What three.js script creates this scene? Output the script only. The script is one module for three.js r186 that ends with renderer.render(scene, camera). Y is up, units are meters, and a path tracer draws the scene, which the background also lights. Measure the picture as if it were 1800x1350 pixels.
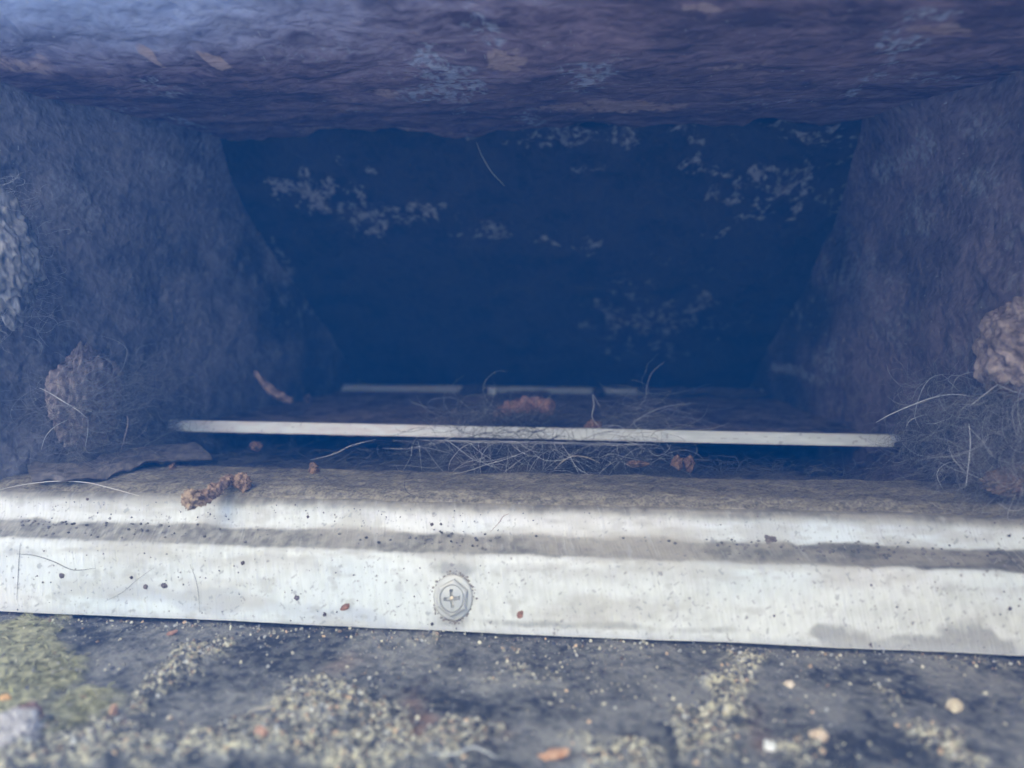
import * as THREE from 'three';
import { mergeGeometries, mergeVertices } from 'three/addons/utils/BufferGeometryUtils.js';
import { ImprovedNoise } from 'three/addons/math/ImprovedNoise.js';
import { Brush, Evaluator, SUBTRACTION } from 'three-bvh-csg';

// ---------------------------------------------------------------- camera, sky, sun, exposure
const scene = new THREE.Scene();
const camera = new THREE.PerspectiveCamera(53.13, 4 / 3, 0.01, 20);
camera.rotation.order = 'YXZ';
camera.position.set(0, 0.0735, 0);
camera.rotation.set(THREE.MathUtils.degToRad(-7), THREE.MathUtils.degToRad(5.5), 0);
camera.focus = 0.2;
camera.userData.fStop = 8.5;

const renderer = new THREE.WebGLRenderer({ antialias: true });
renderer.setSize(1024, 768);
renderer.toneMapping = THREE.LinearToneMapping;
renderer.toneMappingExposure = 10;
renderer.shadowMap.enabled = true;

{ // an even, slightly blue overcast sky
  const W = 64, H = 32, data = new Float32Array(W * H * 4);
  for (let j = 0; j < H; j++) {
    const el = ((j + 0.5) / H - 0.5) * 2;                 // -1 straight down, 1 straight up
    const k = THREE.MathUtils.smoothstep(el, -0.04, 0.04);
    const up = Math.max(0, el), sky = [0.98 + 0.2 * up, 0.99 + 0.2 * up, 0.68 + 0.14 * up], low = [0.6, 0.58, 0.44];
    for (let i = 0; i < W; i++) for (let c = 0; c < 4; c++)
      data[(j * W + i) * 4 + c] = c === 3 ? 1 : low[c] + (sky[c] - low[c]) * k;
  }
  const sky = new THREE.DataTexture(data, W, H, THREE.RGBAFormat, THREE.FloatType);
  sky.mapping = THREE.EquirectangularReflectionMapping;
  sky.magFilter = THREE.LinearFilter; sky.needsUpdate = true;
  scene.background = sky; scene.environment = sky;
}
const sun = new THREE.DirectionalLight(0xffe6b4, 1.5);
sun.position.set(-0.7, 1.5, 1.6);
sun.castShadow = true; sun.shadow.radius = 75; sun.shadow.mapSize.set(2048, 2048);
Object.assign(sun.shadow.camera, { left: -0.5, right: 0.5, top: 0.5, bottom: -0.5, near: 0.1, far: 5 });
scene.add(sun);
scene.fog = new THREE.FogExp2(new THREE.Color().setRGB(0.01, 0.175, 1.0), 1.2);

// ---------------------------------------------------------------- helpers
let seed = 7;
const rnd = () => { seed |= 0; seed = seed + 0x6D2B79F5 | 0; let t = Math.imul(seed ^ seed >>> 15, 1 | seed); t = t + Math.imul(t ^ t >>> 7, 61 | t) ^ t; return ((t ^ t >>> 14) >>> 0) / 4294967296; };
const rr = (a, b) => a + (b - a) * rnd();
const gauss = () => (rnd() + rnd() + rnd() + rnd() - 2) / 1.0;
const clamp = THREE.MathUtils.clamp, lerp = THREE.MathUtils.lerp;
const sstep = (x, a, b) => { const t = clamp((x - a) / (b - a), 0, 1); return t * t * (3 - 2 * t); };
const perlin = new ImprovedNoise();
const n3 = (x, y, z = 0) => perlin.noise(x, y, z);
const PT = new Float32Array(65536); for (let i = 0; i < 65536; i++) PT[i] = rnd() * 2 - 1;
function n2(x, y) {                                     // fast value noise, -1..1
  const ix = Math.floor(x), iy = Math.floor(y), fx = x - ix, fy = y - iy;
  const u = fx * fx * (3 - 2 * fx), v = fy * fy * (3 - 2 * fy);
  const h = (a, b) => PT[((a & 255) * 256 + (b & 255) + ((a * 37 + b * 101) & 63) * 331) & 65535];
  const a = h(ix, iy), b = h(ix + 1, iy), c = h(ix, iy + 1), d = h(ix + 1, iy + 1);
  return a + (b - a) * u + (c - a) * v + (a - b - c + d) * u * v;
}
function fbm(x, y, o = 4) { let s = 0, a = 0.5; for (let i = 0; i < o; i++) { s += a * n2(x, y); x = x * 2.03 + 17.1; y = y * 2.03 + 9.7; a *= 0.5; } return s; }
const mix3 = (a, b, t) => [a[0] + (b[0] - a[0]) * t, a[1] + (b[1] - a[1]) * t, a[2] + (b[2] - a[2]) * t];
const toS = (x) => Math.round(255 * clamp(x <= 0.0031308 ? 12.92 * x : 1.055 * Math.pow(x, 1 / 2.4) - 0.055, 0, 1));
function textures(w, h, x0, y0, x1, y1, fn) {           // fn(metres, metres) -> [r, g, b, height 0..1], linear
  const a = new Uint8Array(w * h * 4), b = new Uint8Array(w * h * 4);
  for (let j = 0; j < h; j++) for (let i = 0; i < w; i++) {
    const c = fn(x0 + (x1 - x0) * (i + 0.5) / w, y0 + (y1 - y0) * (j + 0.5) / h), k = (j * w + i) * 4;
    a[k] = toS(c[0]); a[k + 1] = toS(c[1]); a[k + 2] = toS(c[2]); a[k + 3] = 255;
    b[k] = b[k + 1] = b[k + 2] = Math.round(255 * clamp(c[3], 0, 1)); b[k + 3] = 255;
  }
  const make = (d, srgb) => { const t = new THREE.DataTexture(d, w, h); t.magFilter = t.minFilter = THREE.LinearFilter; if (srgb) t.colorSpace = THREE.SRGBColorSpace; t.needsUpdate = true; return t; };
  return { map: make(a, true), bumpMap: make(b, false) };
}
// patches of stain or crust: [u, v, radius u, radius v, strength]
function patchy(list, x, y, rough, scale) {
  let s = 0;
  const wob = fbm(x * scale, y * scale, 4), wob2 = fbm(x * scale + 50, y * scale + 31, 4);
  for (const [u, v, ru, rv, k] of list) {
    const dx = (x - u) / ru + wob * rough, dy = (y - v) / rv + wob2 * rough, d = dx * dx + dy * dy;
    if (d < 1) s = Math.max(s, k * (1 - d));
  }
  return s;
}
const names = {};
function numbered(n) { const k = names[n] = (names[n] ?? -1) + 1; return k ? n + '_' + String(k).padStart(3, '0') : n; }
function add(name, geo, mat, parent = scene) {
  const m = new THREE.Mesh(geo, mat); m.name = parent === scene ? numbered(name) : name; m.castShadow = m.receiveShadow = true; parent.add(m); return m;
}
function tag(o, label, category, group, kind) {
  if (label) o.userData.label = label; if (category) o.userData.category = category;
  if (group) o.userData.group = group; if (kind) o.userData.kind = kind; return o;
}
function group(name, label, category, grp) { const g = new THREE.Group(); g.name = numbered(name); scene.add(g); return tag(g, label, category, grp); }
// a grid of points P(s, t) with s, t in 0..1
function sheet(nu, nv, P) {
  const pos = new Float32Array((nu + 1) * (nv + 1) * 3), uv = new Float32Array((nu + 1) * (nv + 1) * 2), idx = [];
  for (let j = 0; j <= nv; j++) for (let i = 0; i <= nu; i++) {
    const k = j * (nu + 1) + i, p = P(i / nu, j / nv);
    pos[k * 3] = p[0]; pos[k * 3 + 1] = p[1]; pos[k * 3 + 2] = p[2]; uv[k * 2] = i / nu; uv[k * 2 + 1] = j / nv;
    if (i < nu && j < nv) idx.push(k, k + 1, k + nu + 2, k, k + nu + 2, k + nu + 1);
  }
  const g = new THREE.BufferGeometry();
  g.setAttribute('position', new THREE.BufferAttribute(pos, 3)); g.setAttribute('uv', new THREE.BufferAttribute(uv, 2)); g.setIndex(idx); g.computeVertexNormals();
  return g;
}
function box(x0, x1, y0, y1, z0, z1) { const g = new THREE.BoxGeometry(x1 - x0, y1 - y0, z1 - z0); g.translate((x0 + x1) / 2, (y0 + y1) / 2, (z0 + z1) / 2); return g; }
function prismY(pts, y0, y1) {                            // plan outline of [x, depth], stood up from y0 to y1
  const s = new THREE.Shape(pts.map(([x, d]) => new THREE.Vector2(x, d)));
  const g = new THREE.ExtrudeGeometry(s, { depth: y1 - y0, bevelEnabled: false }); g.rotateX(-Math.PI / 2); g.translate(0, y0, 0); return g;
}
function prismX(pts, x0, x1) {                            // side outline of [depth, y], run from x0 to x1
  const s = new THREE.Shape(pts.map(([d, y]) => new THREE.Vector2(d, y)));
  const g = new THREE.ExtrudeGeometry(s, { depth: x1 - x0, bevelEnabled: false }); g.rotateY(Math.PI / 2); g.translate(x0, 0, 0); return g;
}
const plain = (g) => { const r = g.index ? g.toNonIndexed() : g; for (const k of Object.keys(r.attributes)) if (!['position', 'normal', 'uv'].includes(k)) r.deleteAttribute(k); return r; };
const joined = (...gs) => mergeGeometries(gs.map(plain));
const std = (o) => new THREE.MeshStandardMaterial({ roughness: 0.95, ...o });
const rgb = (r, g, b) => new THREE.Color().setRGB(r, g, b);

// lumps and lumpy rods, coloured by their own grain
function tint(geo, base, vary, scale) {
  const p = geo.attributes.position, c = new Float32Array(p.count * 3);
  for (let i = 0; i < p.count; i++) {
    const t = clamp(0.5 + 0.9 * n3(p.getX(i) * scale, p.getY(i) * scale, p.getZ(i) * scale) + 0.5 * n3(p.getX(i) * scale * 3.1 + 5, p.getY(i) * scale * 3.1, p.getZ(i) * scale * 3.1), 0, 1);
    const q = mix3(base, vary, t); c.set(q, i * 3);
  }
  geo.setAttribute('color', new THREE.BufferAttribute(c, 3)); return geo;
}
function lump(rx, ry, rz, rough = 0.3, detail = 3, off = rnd() * 90) {
  let g = new THREE.IcosahedronGeometry(1, detail); g.deleteAttribute('normal'); g.deleteAttribute('uv'); g = mergeVertices(g, 1e-4);
  const p = g.attributes.position, v = new THREE.Vector3();
  for (let i = 0; i < p.count; i++) {
    v.fromBufferAttribute(p, i);
    const k = 1 + rough * (n3(v.x * 1.3 + off, v.y * 1.3, v.z * 1.3) * 1.2 + 0.7 * Math.abs(n3(v.x * 3 + off, v.y * 3 + 7, v.z * 3)) + 0.45 * n3(v.x * 7, v.y * 7 + off, v.z * 7) + (detail > 4 ? 0.3 * (0.3 - Math.abs(n3(v.x * 14, v.y * 9 + off, v.z * 14))) + 0.14 * n3(v.x * 31, v.y * 18, v.z * 31 + off) : 0));
    p.setXYZ(i, v.x * k * rx, v.y * k * ry, v.z * k * rz);
  }
  g.computeVertexNormals(); return g;
}
function rod(points, radii, rough = 0.35, seg = 60, around = 18) {
  const curve = new THREE.CatmullRomCurve3(points.map((p) => new THREE.Vector3(...p))), fr = curve.computeFrenetFrames(seg), pos = [], idx = [], off = rnd() * 50;
  for (let i = 0; i <= seg; i++) {
    const t = i / seg, c = curve.getPointAt(t), f = t * (radii.length - 1), k = Math.min(radii.length - 2, Math.floor(f)), cap = Math.sqrt(clamp(Math.min(t, 1 - t) * seg / 3, 0.02, 1));
    const r = lerp(radii[k], radii[k + 1], f - k) * cap;
    for (let j = 0; j < around; j++) {
      const a = j / around * Math.PI * 2, q = 1 + rough * (n3(Math.cos(a) * 1.6 + off, Math.sin(a) * 1.6, t * 11) + 0.7 * n3(Math.cos(a) * 4, Math.sin(a) * 4 + off, t * 34) + 0.5 * n3(Math.cos(a) * 9, off, t * 70));
      const n = fr.normals[i].clone().multiplyScalar(Math.cos(a) * r * q).addScaledVector(fr.binormals[i], Math.sin(a) * r * q).add(c);
      pos.push(n.x, n.y, n.z);
      if (i < seg) { const A = i * around + j, B = i * around + (j + 1) % around; idx.push(A, B, B + around, A, B + around, A + around); }
    }
  }
  const g = new THREE.BufferGeometry(); g.setAttribute('position', new THREE.Float32BufferAttribute(pos, 3)); g.setIndex(idx); g.computeVertexNormals(); return g;
}
// fine fibres gathered into one geometry
class Fibres {
  constructor() { this.p = []; this.c = []; this.i = []; this.v = new THREE.Vector3(); }
  add(pts, r, color, sides = 3) {
    const n = pts.length, start = this.p.length / 3;
    for (let k = 0; k < n; k++) {
      const a = pts[Math.max(0, k - 1)], b = pts[Math.min(n - 1, k + 1)];
      let tx = b[0] - a[0], ty = b[1] - a[1], tz = b[2] - a[2]; const l = Math.hypot(tx, ty, tz) || 1; tx /= l; ty /= l; tz /= l;
      let ux = ty, uy = -tx, uz = 0; if (Math.abs(tz) > 0.9) { ux = 0; uy = tz; uz = -ty; } const m = Math.hypot(ux, uy, uz) || 1; ux /= m; uy /= m; uz /= m;
      const wx = ty * uz - tz * uy, wy = tz * ux - tx * uz, wz = tx * uy - ty * ux, q = r * (0.3 + 0.7 * Math.sqrt(Math.sin(Math.PI * clamp((k + 0.15) / (n - 0.7), 0, 1))));
      for (let s = 0; s < sides; s++) {
        const A = s / sides * 6.2832, ca = Math.cos(A) * q, sa = Math.sin(A) * q;
        this.p.push(pts[k][0] + ux * ca + wx * sa, pts[k][1] + uy * ca + wy * sa, pts[k][2] + uz * ca + wz * sa); this.c.push(...color);
        if (k < n - 1) { const i = start + k * sides + s, j = start + k * sides + (s + 1) % sides; this.i.push(i, j, j + sides, i, j + sides, i + sides); }
      }
    }
  }
  geometry() { const g = new THREE.BufferGeometry(); g.setAttribute('position', new THREE.Float32BufferAttribute(this.p, 3)); g.setAttribute('color', new THREE.Float32BufferAttribute(this.c, 3)); g.setIndex(this.i); g.computeVertexNormals(); return g; }
}
function smooth(points, seg) { const c = new THREE.CatmullRomCurve3(points.map((p) => new THREE.Vector3(...p))); return c.getPoints(seg).map((v) => [v.x, v.y, v.z]); }
const fibreM = new THREE.MeshPhysicalMaterial({ vertexColors: true, roughness: 0.7, side: THREE.DoubleSide });
const crumbM = std({ vertexColors: true });

// ---------------------------------------------------------------- the setting: a hollow with wooden roof, sides, sloping back and a shelf
const WX = 0.235;                                          // how far the blocks behind the surfaces reach sideways
const leftAt = (d) => -0.153 + 0.2545 * (d - 0.18), rightAt = (d) => 0.1075 - 0.1735 * (d - 0.17);
const CEIL = [ [-0.0356, 0.2023, 0.0109, 0.0247, 0.9], [-0.0223, 0.1691, 0.0042, 0.0094, 0.6], [-0.0439, 0.2101, 0.0091, 0.0131, 0.7], [0.0006, 0.1943, 0.0103, 0.0159, 0.85], [-0.0176, 0.2362, 0.0076, 0.0165, 0.7], [0.0654, 0.1815, 0.0074, 0.0207, 1], [0.0706, 0.2071, 0.0042, 0.0219, 0.7], [-0.1098, 0.2008, 0.0067, 0.0123, 0.55], [-0.1258, 0.2368, 0.0044, 0.0220, 0.7], [0.0826, 0.2082, 0.0127, 0.0077, 0.5], [0.1067, 0.2160, 0.0102, 0.0235, 0.5], [-0.0621, 0.1797, 0.0144, 0.0052, 0.35], [-0.0754, 0.1855, 0.0068, 0.0047, 0.35], [0.0264, 0.1524, 0.0052, 0.0088, 0.6], [-0.0018, 0.1511, 0.0063, 0.0088, 0.4], [-0.0677, 0.2241, 0.0065, 0.0096, 0.35], [0.0468, 0.2283, 0.0190, 0.0068, 0.35], [-0.1396, 0.2172, 0.0196, 0.0080, 0.35] ];
const CEILTAN = [ [0.0074, 0.2314, 0.0245, 0.0085, 0.8], [-0.0206, 0.1860, 0.0060, 0.0064, 0.9], [-0.0886, 0.1842, 0.0038, 0.0056, 0.9], [0.0713, 0.1716, 0.0069, 0.0051, 0.9], [-0.1034, 0.1794, 0.0019, 0.0062, 0.8], [-0.0538, 0.2092, 0.0061, 0.0059, 0.5], [-0.0040, 0.1548, 0.0060, 0.0037, 0.6], [-0.0879, 0.2525, 0.0111, 0.0088, 0.5], [-0.0550, 0.2575, 0.0131, 0.0082, 0.5], [0.0226, 0.1612, 0.0044, 0.0027, 0.6], [-0.1359, 0.1846, 0.0098, 0.0057, 0.5], [0.0352, 0.1928, 0.0107, 0.0038, 0.4] ];
{ // roof of the hollow
  const x0 = -0.19, x1 = 0.15, d0 = 0.085, d1 = 0.275;
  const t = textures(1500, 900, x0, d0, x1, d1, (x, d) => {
    const wx = x + 0.003 * fbm(x * 90, d * 90 + 7, 3), wd = d + 0.004 * fbm(x * 70 + 4, d * 120, 3), g1 = fbm(wx * 90, wd * 260, 5), g2 = fbm(wx * 480 + 9, wd * 800, 4), big = fbm(x * 25 + 3, d * 40 + 8, 3);
    let c = mix3([0.1, 0.06, 0.065], [0.34, 0.22, 0.21], clamp(0.45 + g1 * 0.9 + g2 * 0.5 + big * 0.5, 0, 1));
    const fib = clamp(0.45 + 1.1 * fbm(x * 900, d * 500 + 40, 4) + 0.5 * g2, 0, 1);
    const p = patchy(CEIL, x, d, 1.1, 140);
    const web = sstep(p * (0.1 + 1.3 * fib), 0.1, 0.85);
    c = mix3(c, [0.5, 0.57, 0.7], 0.85 * sstep(big * 0.4 + g1 * 0.35 + g2 * 0.2 + sstep(x, 0.02, -0.12) * sstep(d, 0.205, 0.135) * 2.0, 0.1, 1.6));  // pale blue glare painted into the roof colour, strongest at front left
    c = mix3(c, [0.55, 0.57, 0.6], web * 0.65);
    const q = sstep(patchy(CEILTAN, x, d, 0.8, 160) * (0.6 + 0.6 * fib), 0.12, 0.5);
    c = mix3(c, [0.62, 0.43, 0.32], q * 0.75);
    const sp = n2(x * 1500, d * 700); if (sp > 0.93) c = mix3(c, [0.5, 0.47, 0.45], 0.7);
    return [...c, 0.45 + 0.28 * g1 + 0.45 * g2 + 0.2 * web * fib];
  });
  const g = sheet(340, 200, (s, v) => {
    const x = x0 + (x1 - x0) * s, d = d0 + (d1 - d0) * v;
    const edge = sstep(d, 0.245, 0.262), worn = sstep(x, 0.08, -0.11), q = Math.max(0, 0.205 - d);  // front edge curved up, most at left, shaped to catch light for the glare
    return [x, 0.1255 + q * q * (0.7 + 4.6 * worn) + 0.001 * fbm(x * 40 + 0.3 * fbm(x * 150, d * 150, 2), d * 60, 5) + 0.004 * edge * fbm(x * 70, 4, 4) - 0.0006 * fbm(x * 200, d * 300, 3), -d];
  });
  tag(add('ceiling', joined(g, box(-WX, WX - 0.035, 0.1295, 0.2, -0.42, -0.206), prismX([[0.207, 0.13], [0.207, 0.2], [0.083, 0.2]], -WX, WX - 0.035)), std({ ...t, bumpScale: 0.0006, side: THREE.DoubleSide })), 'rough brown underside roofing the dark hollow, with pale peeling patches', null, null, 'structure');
}
const SIDE_L = [ [0.2068, 0.1018, 0.0123, 0.0063, 0.5], [0.2136, 0.0970, 0.0066, 0.0097, 0.6], [0.2416, 0.1115, 0.0164, 0.0050, 0.6], [0.2544, 0.1208, 0.0128, 0.0038, 0.4], [0.3036, 0.0859, 0.0109, 0.0159, 0.55], [0.1967, 0.0595, 0.0049, 0.0093, 0.35], [0.1972, 0.0871, 0.0147, 0.0167, 0.35], [0.2473, 0.0902, 0.0222, 0.0112, 0.25], [0.2279, 0.0751, 0.0128, 0.0070, 0.25] ];
const SIDE_R = [ [0.2303, 0.1119, 0.0101, 0.0078, 0.5], [0.2150, 0.0998, 0.0132, 0.0073, 0.5], [0.2388, 0.0932, 0.0111, 0.0082, 0.4], [0.2433, 0.1101, 0.0171, 0.0050, 0.5], [0.2718, 0.0753, 0.0220, 0.0115, 0.35], [0.2504, 0.0646, 0.0217, 0.0123, 0.3], [0.2891, 0.0507, 0.0127, 0.0083, 0.5], [0.3163, 0.0404, 0.0204, 0.0036, 0.7], [0.2104, 0.1160, 0.0083, 0.0057, 0.4], [0.2126, 0.0570, 0.0132, 0.0104, 0.3] ];
function sideWall(name, label, at, list, brown, backing) {
  const d0 = backing[0][1] - 0.002, d1 = 0.4, y0 = 0.0, y1 = 0.15;
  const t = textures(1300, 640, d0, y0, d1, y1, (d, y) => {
    const g1 = fbm(d * 120, y * 120, 5), g2 = fbm(d * 700 + y * 260, y * 640 - d * 240, 4), big = fbm(d * 30, y * 34 + 8, 3);
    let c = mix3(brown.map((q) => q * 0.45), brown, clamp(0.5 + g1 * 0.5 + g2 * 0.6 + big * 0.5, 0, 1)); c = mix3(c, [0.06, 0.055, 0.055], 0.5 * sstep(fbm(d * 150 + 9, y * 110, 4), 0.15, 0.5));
    c = mix3(c, [0.035, 0.033, 0.033], 0.9 * sstep(fbm(d * 60, y * 60 + 11, 5) * 0.9 + (d - 0.27) * 9, -0.25, 0.75));  // shade deepening towards the back, put into the wall colour with ragged edges
    const fib = clamp(0.45 + 1.2 * fbm(d * 900, y * 900 + 40, 4), 0, 1);
    const w = sstep(patchy(list, d, y, 1.1, 130) * (0.4 + fib), 0.08, 0.6);
    c = mix3(c, [0.33, 0.31, 0.3], w * 0.85);
    const dustL = sstep(fbm(d * 330 + 3, y * 330, 4), 0.1, 0.5); c = mix3(c, [0.4, 0.38, 0.36], 0.35 * dustL * sstep(fbm(d * 45, y * 45, 3), -0.2, 0.3));
    if (n2(d * 1100, y * 1100 + 5) > 0.94) c = mix3(c, [0.5, 0.5, 0.5], 0.6);
    return [...c, 0.4 + 0.2 * g1 + 0.5 * g2 + 0.15 * w];
  });
  const g = sheet(240, 110, (s, v) => {
    const d = d0 + (d1 - d0) * s, y = y0 + (y1 - y0) * v;
    const k = 0.0028 * fbm(d * 28 + at(0) * 90, y * 28, 3) + 0.0011 * fbm(d * 190 + 3 * fbm(d * 60, y * 60, 2), y * 190, 4);
    const inward = at(0.2) < 0 ? 1 : -1, fil = sstep(d, 0.2, 0.24) * 0.007 * Math.max(0, (y - 0.095) / 0.03) ** 2; return [at(d) + k * 0.9 + inward * fil, y, -d];
  });
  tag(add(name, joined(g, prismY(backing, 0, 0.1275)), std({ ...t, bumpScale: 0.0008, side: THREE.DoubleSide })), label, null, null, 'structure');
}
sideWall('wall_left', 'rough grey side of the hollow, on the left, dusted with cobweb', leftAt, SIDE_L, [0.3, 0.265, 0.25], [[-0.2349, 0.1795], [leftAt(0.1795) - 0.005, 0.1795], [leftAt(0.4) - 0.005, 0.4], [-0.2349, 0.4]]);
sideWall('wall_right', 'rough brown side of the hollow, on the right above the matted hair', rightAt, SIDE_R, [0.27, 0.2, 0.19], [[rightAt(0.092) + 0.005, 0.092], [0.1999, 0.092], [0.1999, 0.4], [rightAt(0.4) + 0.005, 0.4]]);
const BACK = [ [-0.0967, 0.0245, 0.0179, 0.0092, 0.9], [-0.0814, 0.0412, 0.0109, 0.0084, 0.7], [-0.0644, 0.0373, 0.0139, 0.0060, 0.75], [-0.0122, 0.0523, 0.0086, 0.0046, 0.8], [0.0013, 0.0524, 0.0047, 0.0046, 0.6], [-0.0367, 0.0472, 0.0151, 0.0040, 0.6], [0.0360, 0.0174, 0.0049, 0.0061, 0.8], [0.0410, 0.0222, 0.0057, 0.0022, 0.7], [0.0580, 0.0225, 0.0151, 0.0052, 0.85], [0.0735, 0.0287, 0.0042, 0.0123, 0.9], [0.0659, 0.0286, 0.0096, 0.0030, 0.8], [0.0447, 0.0316, 0.0047, 0.0040, 0.8], [0.0516, 0.0292, 0.0031, 0.0045, 0.8], [0.0631, 0.0341, 0.0066, 0.0031, 0.8], [0.0884, 0.0352, 0.0115, 0.0063, 0.6], [0.0581, 0.0413, 0.0068, 0.0032, 0.85], [0.0474, 0.0452, 0.0057, 0.0038, 0.8], [0.0285, 0.0967, 0.0259, 0.0270, 0.5], [0.0030, 0.0055, 0.0372, 0.0048, 0.6], [0.0717, 0.0048, 0.0142, 0.0042, 0.7], [0.0906, 0.0161, 0.0127, 0.0136, 0.5], [0.0013, 0.0203, 0.0078, 0.0024, 0.6], [0.0583, -0.0000, 0.0106, 0.0021, 0.6], [0.0122, 0.0046, 0.0111, 0.0022, 0.6], [-0.1220, 0.0648, 0.0048, 0.0192, 0.5] ];
{ // sloping back
  const x0 = -0.16, x1 = 0.13, L = 0.175;
  const t = textures(1300, 780, x0, 0, x1, L, (x, v) => {
    const g1 = fbm(x * 90, v * 130, 5), g2 = fbm(x * 600, v * 600, 3);
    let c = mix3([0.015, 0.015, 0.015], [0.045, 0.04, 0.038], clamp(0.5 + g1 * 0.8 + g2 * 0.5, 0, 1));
    const fib = clamp(0.5 + 1.1 * fbm(x * 700, v * 700 + 40, 4), 0, 1);
    const w = sstep(patchy(BACK, x, v, 1.5, 210) * (0.1 + 1.25 * fib), 0.08, 0.85);
    c = mix3(c, [0.33, 0.3, 0.28], w * 0.85);
    return [...c, 0.4 + 0.5 * g1 + 0.25 * g2 + 0.15 * w];
  });
  const g = sheet(220, 130, (s, v) => {
    const x = x0 + (x1 - x0) * s, l = L * v, k = 0.005 * fbm(x * 45, l * 45, 4) + 0.0022 * fbm(x * 160, l * 160, 3);
    return [x, 0.1275 - l * 0.6988 + k * 0.7, -0.2565 - l * 0.7153 + k * 0.7];
  });
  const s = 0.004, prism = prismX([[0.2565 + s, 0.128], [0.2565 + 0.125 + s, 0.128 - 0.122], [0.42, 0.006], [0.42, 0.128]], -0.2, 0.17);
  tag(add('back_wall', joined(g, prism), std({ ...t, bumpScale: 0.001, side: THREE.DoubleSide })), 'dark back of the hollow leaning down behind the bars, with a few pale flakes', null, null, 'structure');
}
{ // shelf inside the hollow: a trench, then a higher dusty floor behind the bar
  const prof = [[0.2, 0.0075], [0.362, 0.0075], [0.259, 0.0236], [0.2545, 0.0238], [0.255, 0.0262], [0.257, 0.0272], [0.39, 0.027]], x0 = -0.165, x1 = 0.13;
  const at = (v) => { const f = v * 6, k = Math.min(5, Math.floor(f)); return [lerp(prof[k][0], prof[k + 1][0], f - k), lerp(prof[k][1], prof[k + 1][1], f - k)]; };
  const t = textures(1024, 900, x0, 0, x1, 6, (x, v) => {
    const d = at(v / 6)[0], g1 = fbm(x * 150, d * 240 + v * 3, 5), g2 = fbm(x * 800, d * 900 + v * 9, 3), c = mix3([0.07, 0.055, 0.05], [0.28, 0.215, 0.19], clamp(0.5 + g1 + g2 * 0.7, 0, 1));
    return [...c, 0.5 + 0.5 * g1 + 0.4 * g2];
  });
  const g = sheet(260, 180, (s, v) => { const x = x0 + (x1 - x0) * s, [d, y] = at(v); return [x, y + 0.0011 * fbm(x * 160, d * 200, 4), -d]; });
  tag(add('floor', joined(g, box(-0.2, 0.17, -0.03, 0.006, -0.43, -0.2085)), std({ ...t, bumpScale: 0.0008, side: THREE.DoubleSide })), 'dusty brown floor inside the hollow behind the bright bar', null, null, 'structure');
}
// ---------------------------------------------------------------- the ledge in front
const CRUST = [ [-0.0821, 0.1475, 0.0072, 0.0108, 0.8], [-0.0845, 0.1344, 0.0067, 0.0102, 0.7], [-0.0498, 0.1335, 0.0119, 0.0118, 0.85], [-0.0357, 0.1300, 0.0073, 0.0111, 0.8], [-0.0593, 0.1222, 0.0160, 0.0084, 0.8], [-0.0373, 0.1209, 0.0156, 0.0081, 0.9], [-0.0202, 0.1260, 0.0090, 0.0104, 0.6], [0.0293, 0.1464, 0.0067, 0.0200, 0.9], [0.0226, 0.1283, 0.0089, 0.0104, 0.8], [0.0037, 0.1232, 0.0125, 0.0065, 0.6], [0.0619, 0.1339, 0.0090, 0.0147, 0.5], [0.0583, 0.1450, 0.0054, 0.0086, 0.4], [-0.0822, 0.1166, 0.0225, 0.0094, 0.9], [-0.0916, 0.1124, 0.0143, 0.0089, 1], [0.0380, 0.1249, 0.0057, 0.0065, 0.5], [0.0801, 0.1606, 0.0142, 0.0051, 0.4], [0.0359, 0.1601, 0.0061, 0.0052, 0.6], [-0.0109, 0.1494, 0.0163, 0.0118, 0.3], [-0.0357, 0.1599, 0.0076, 0.0044, 0.5], [-0.0018, 0.1689, 0.0104, 0.0036, 0.4] ];
const MOSS = [ [-0.1245, 0.1486, 0.0136, 0.0200, 1], [-0.1086, 0.1332, 0.0123, 0.0162, 1], [-0.0950, 0.1243, 0.0094, 0.0107, 0.6], [-0.1249, 0.1338, 0.0170, 0.0331, 1] ];
const RUST = [ [-0.0300, 0.1286, 0.0072, 0.0145, 0.6], [-0.0167, 0.1299, 0.0062, 0.0110, 0.5], [-0.0517, 0.1530, 0.0085, 0.0101, 0.35], [-0.0724, 0.1537, 0.0074, 0.0103, 0.35], [0.0323, 0.1328, 0.0041, 0.0092, 0.4], [0.0585, 0.1301, 0.0059, 0.0070, 0.4], [-0.0068, 0.1387, 0.0065, 0.0082, 0.3] ];
const crustAt = (x, d) => sstep(patchy(CRUST, x, d, 0.9, 90) * (0.5 + 0.9 * clamp(0.5 + 1.3 * fbm(x * 330, d * 330, 4), 0, 1)), 0.1, 0.6);
const mossAt = (x, d) => sstep(patchy(MOSS, x, d, 0.7, 90) * (0.6 + 0.8 * clamp(0.5 + 1.2 * fbm(x * 300 + 7, d * 300, 3), 0, 1)), 0.1, 0.5);
const ledgeY = (x, d) => -0.0047 + 0.0009 * fbm(x * 60, d * 60, 3) + crustAt(x, d) * (0.0006 + 0.0013 * clamp(0.5 + fbm(x * 420, d * 420, 3), 0, 1)) + 0.001 * mossAt(x, d) + 0.004 * sstep(Math.hypot(x + 0.1, d - 0.095), 0.04, 0.0);
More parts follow.
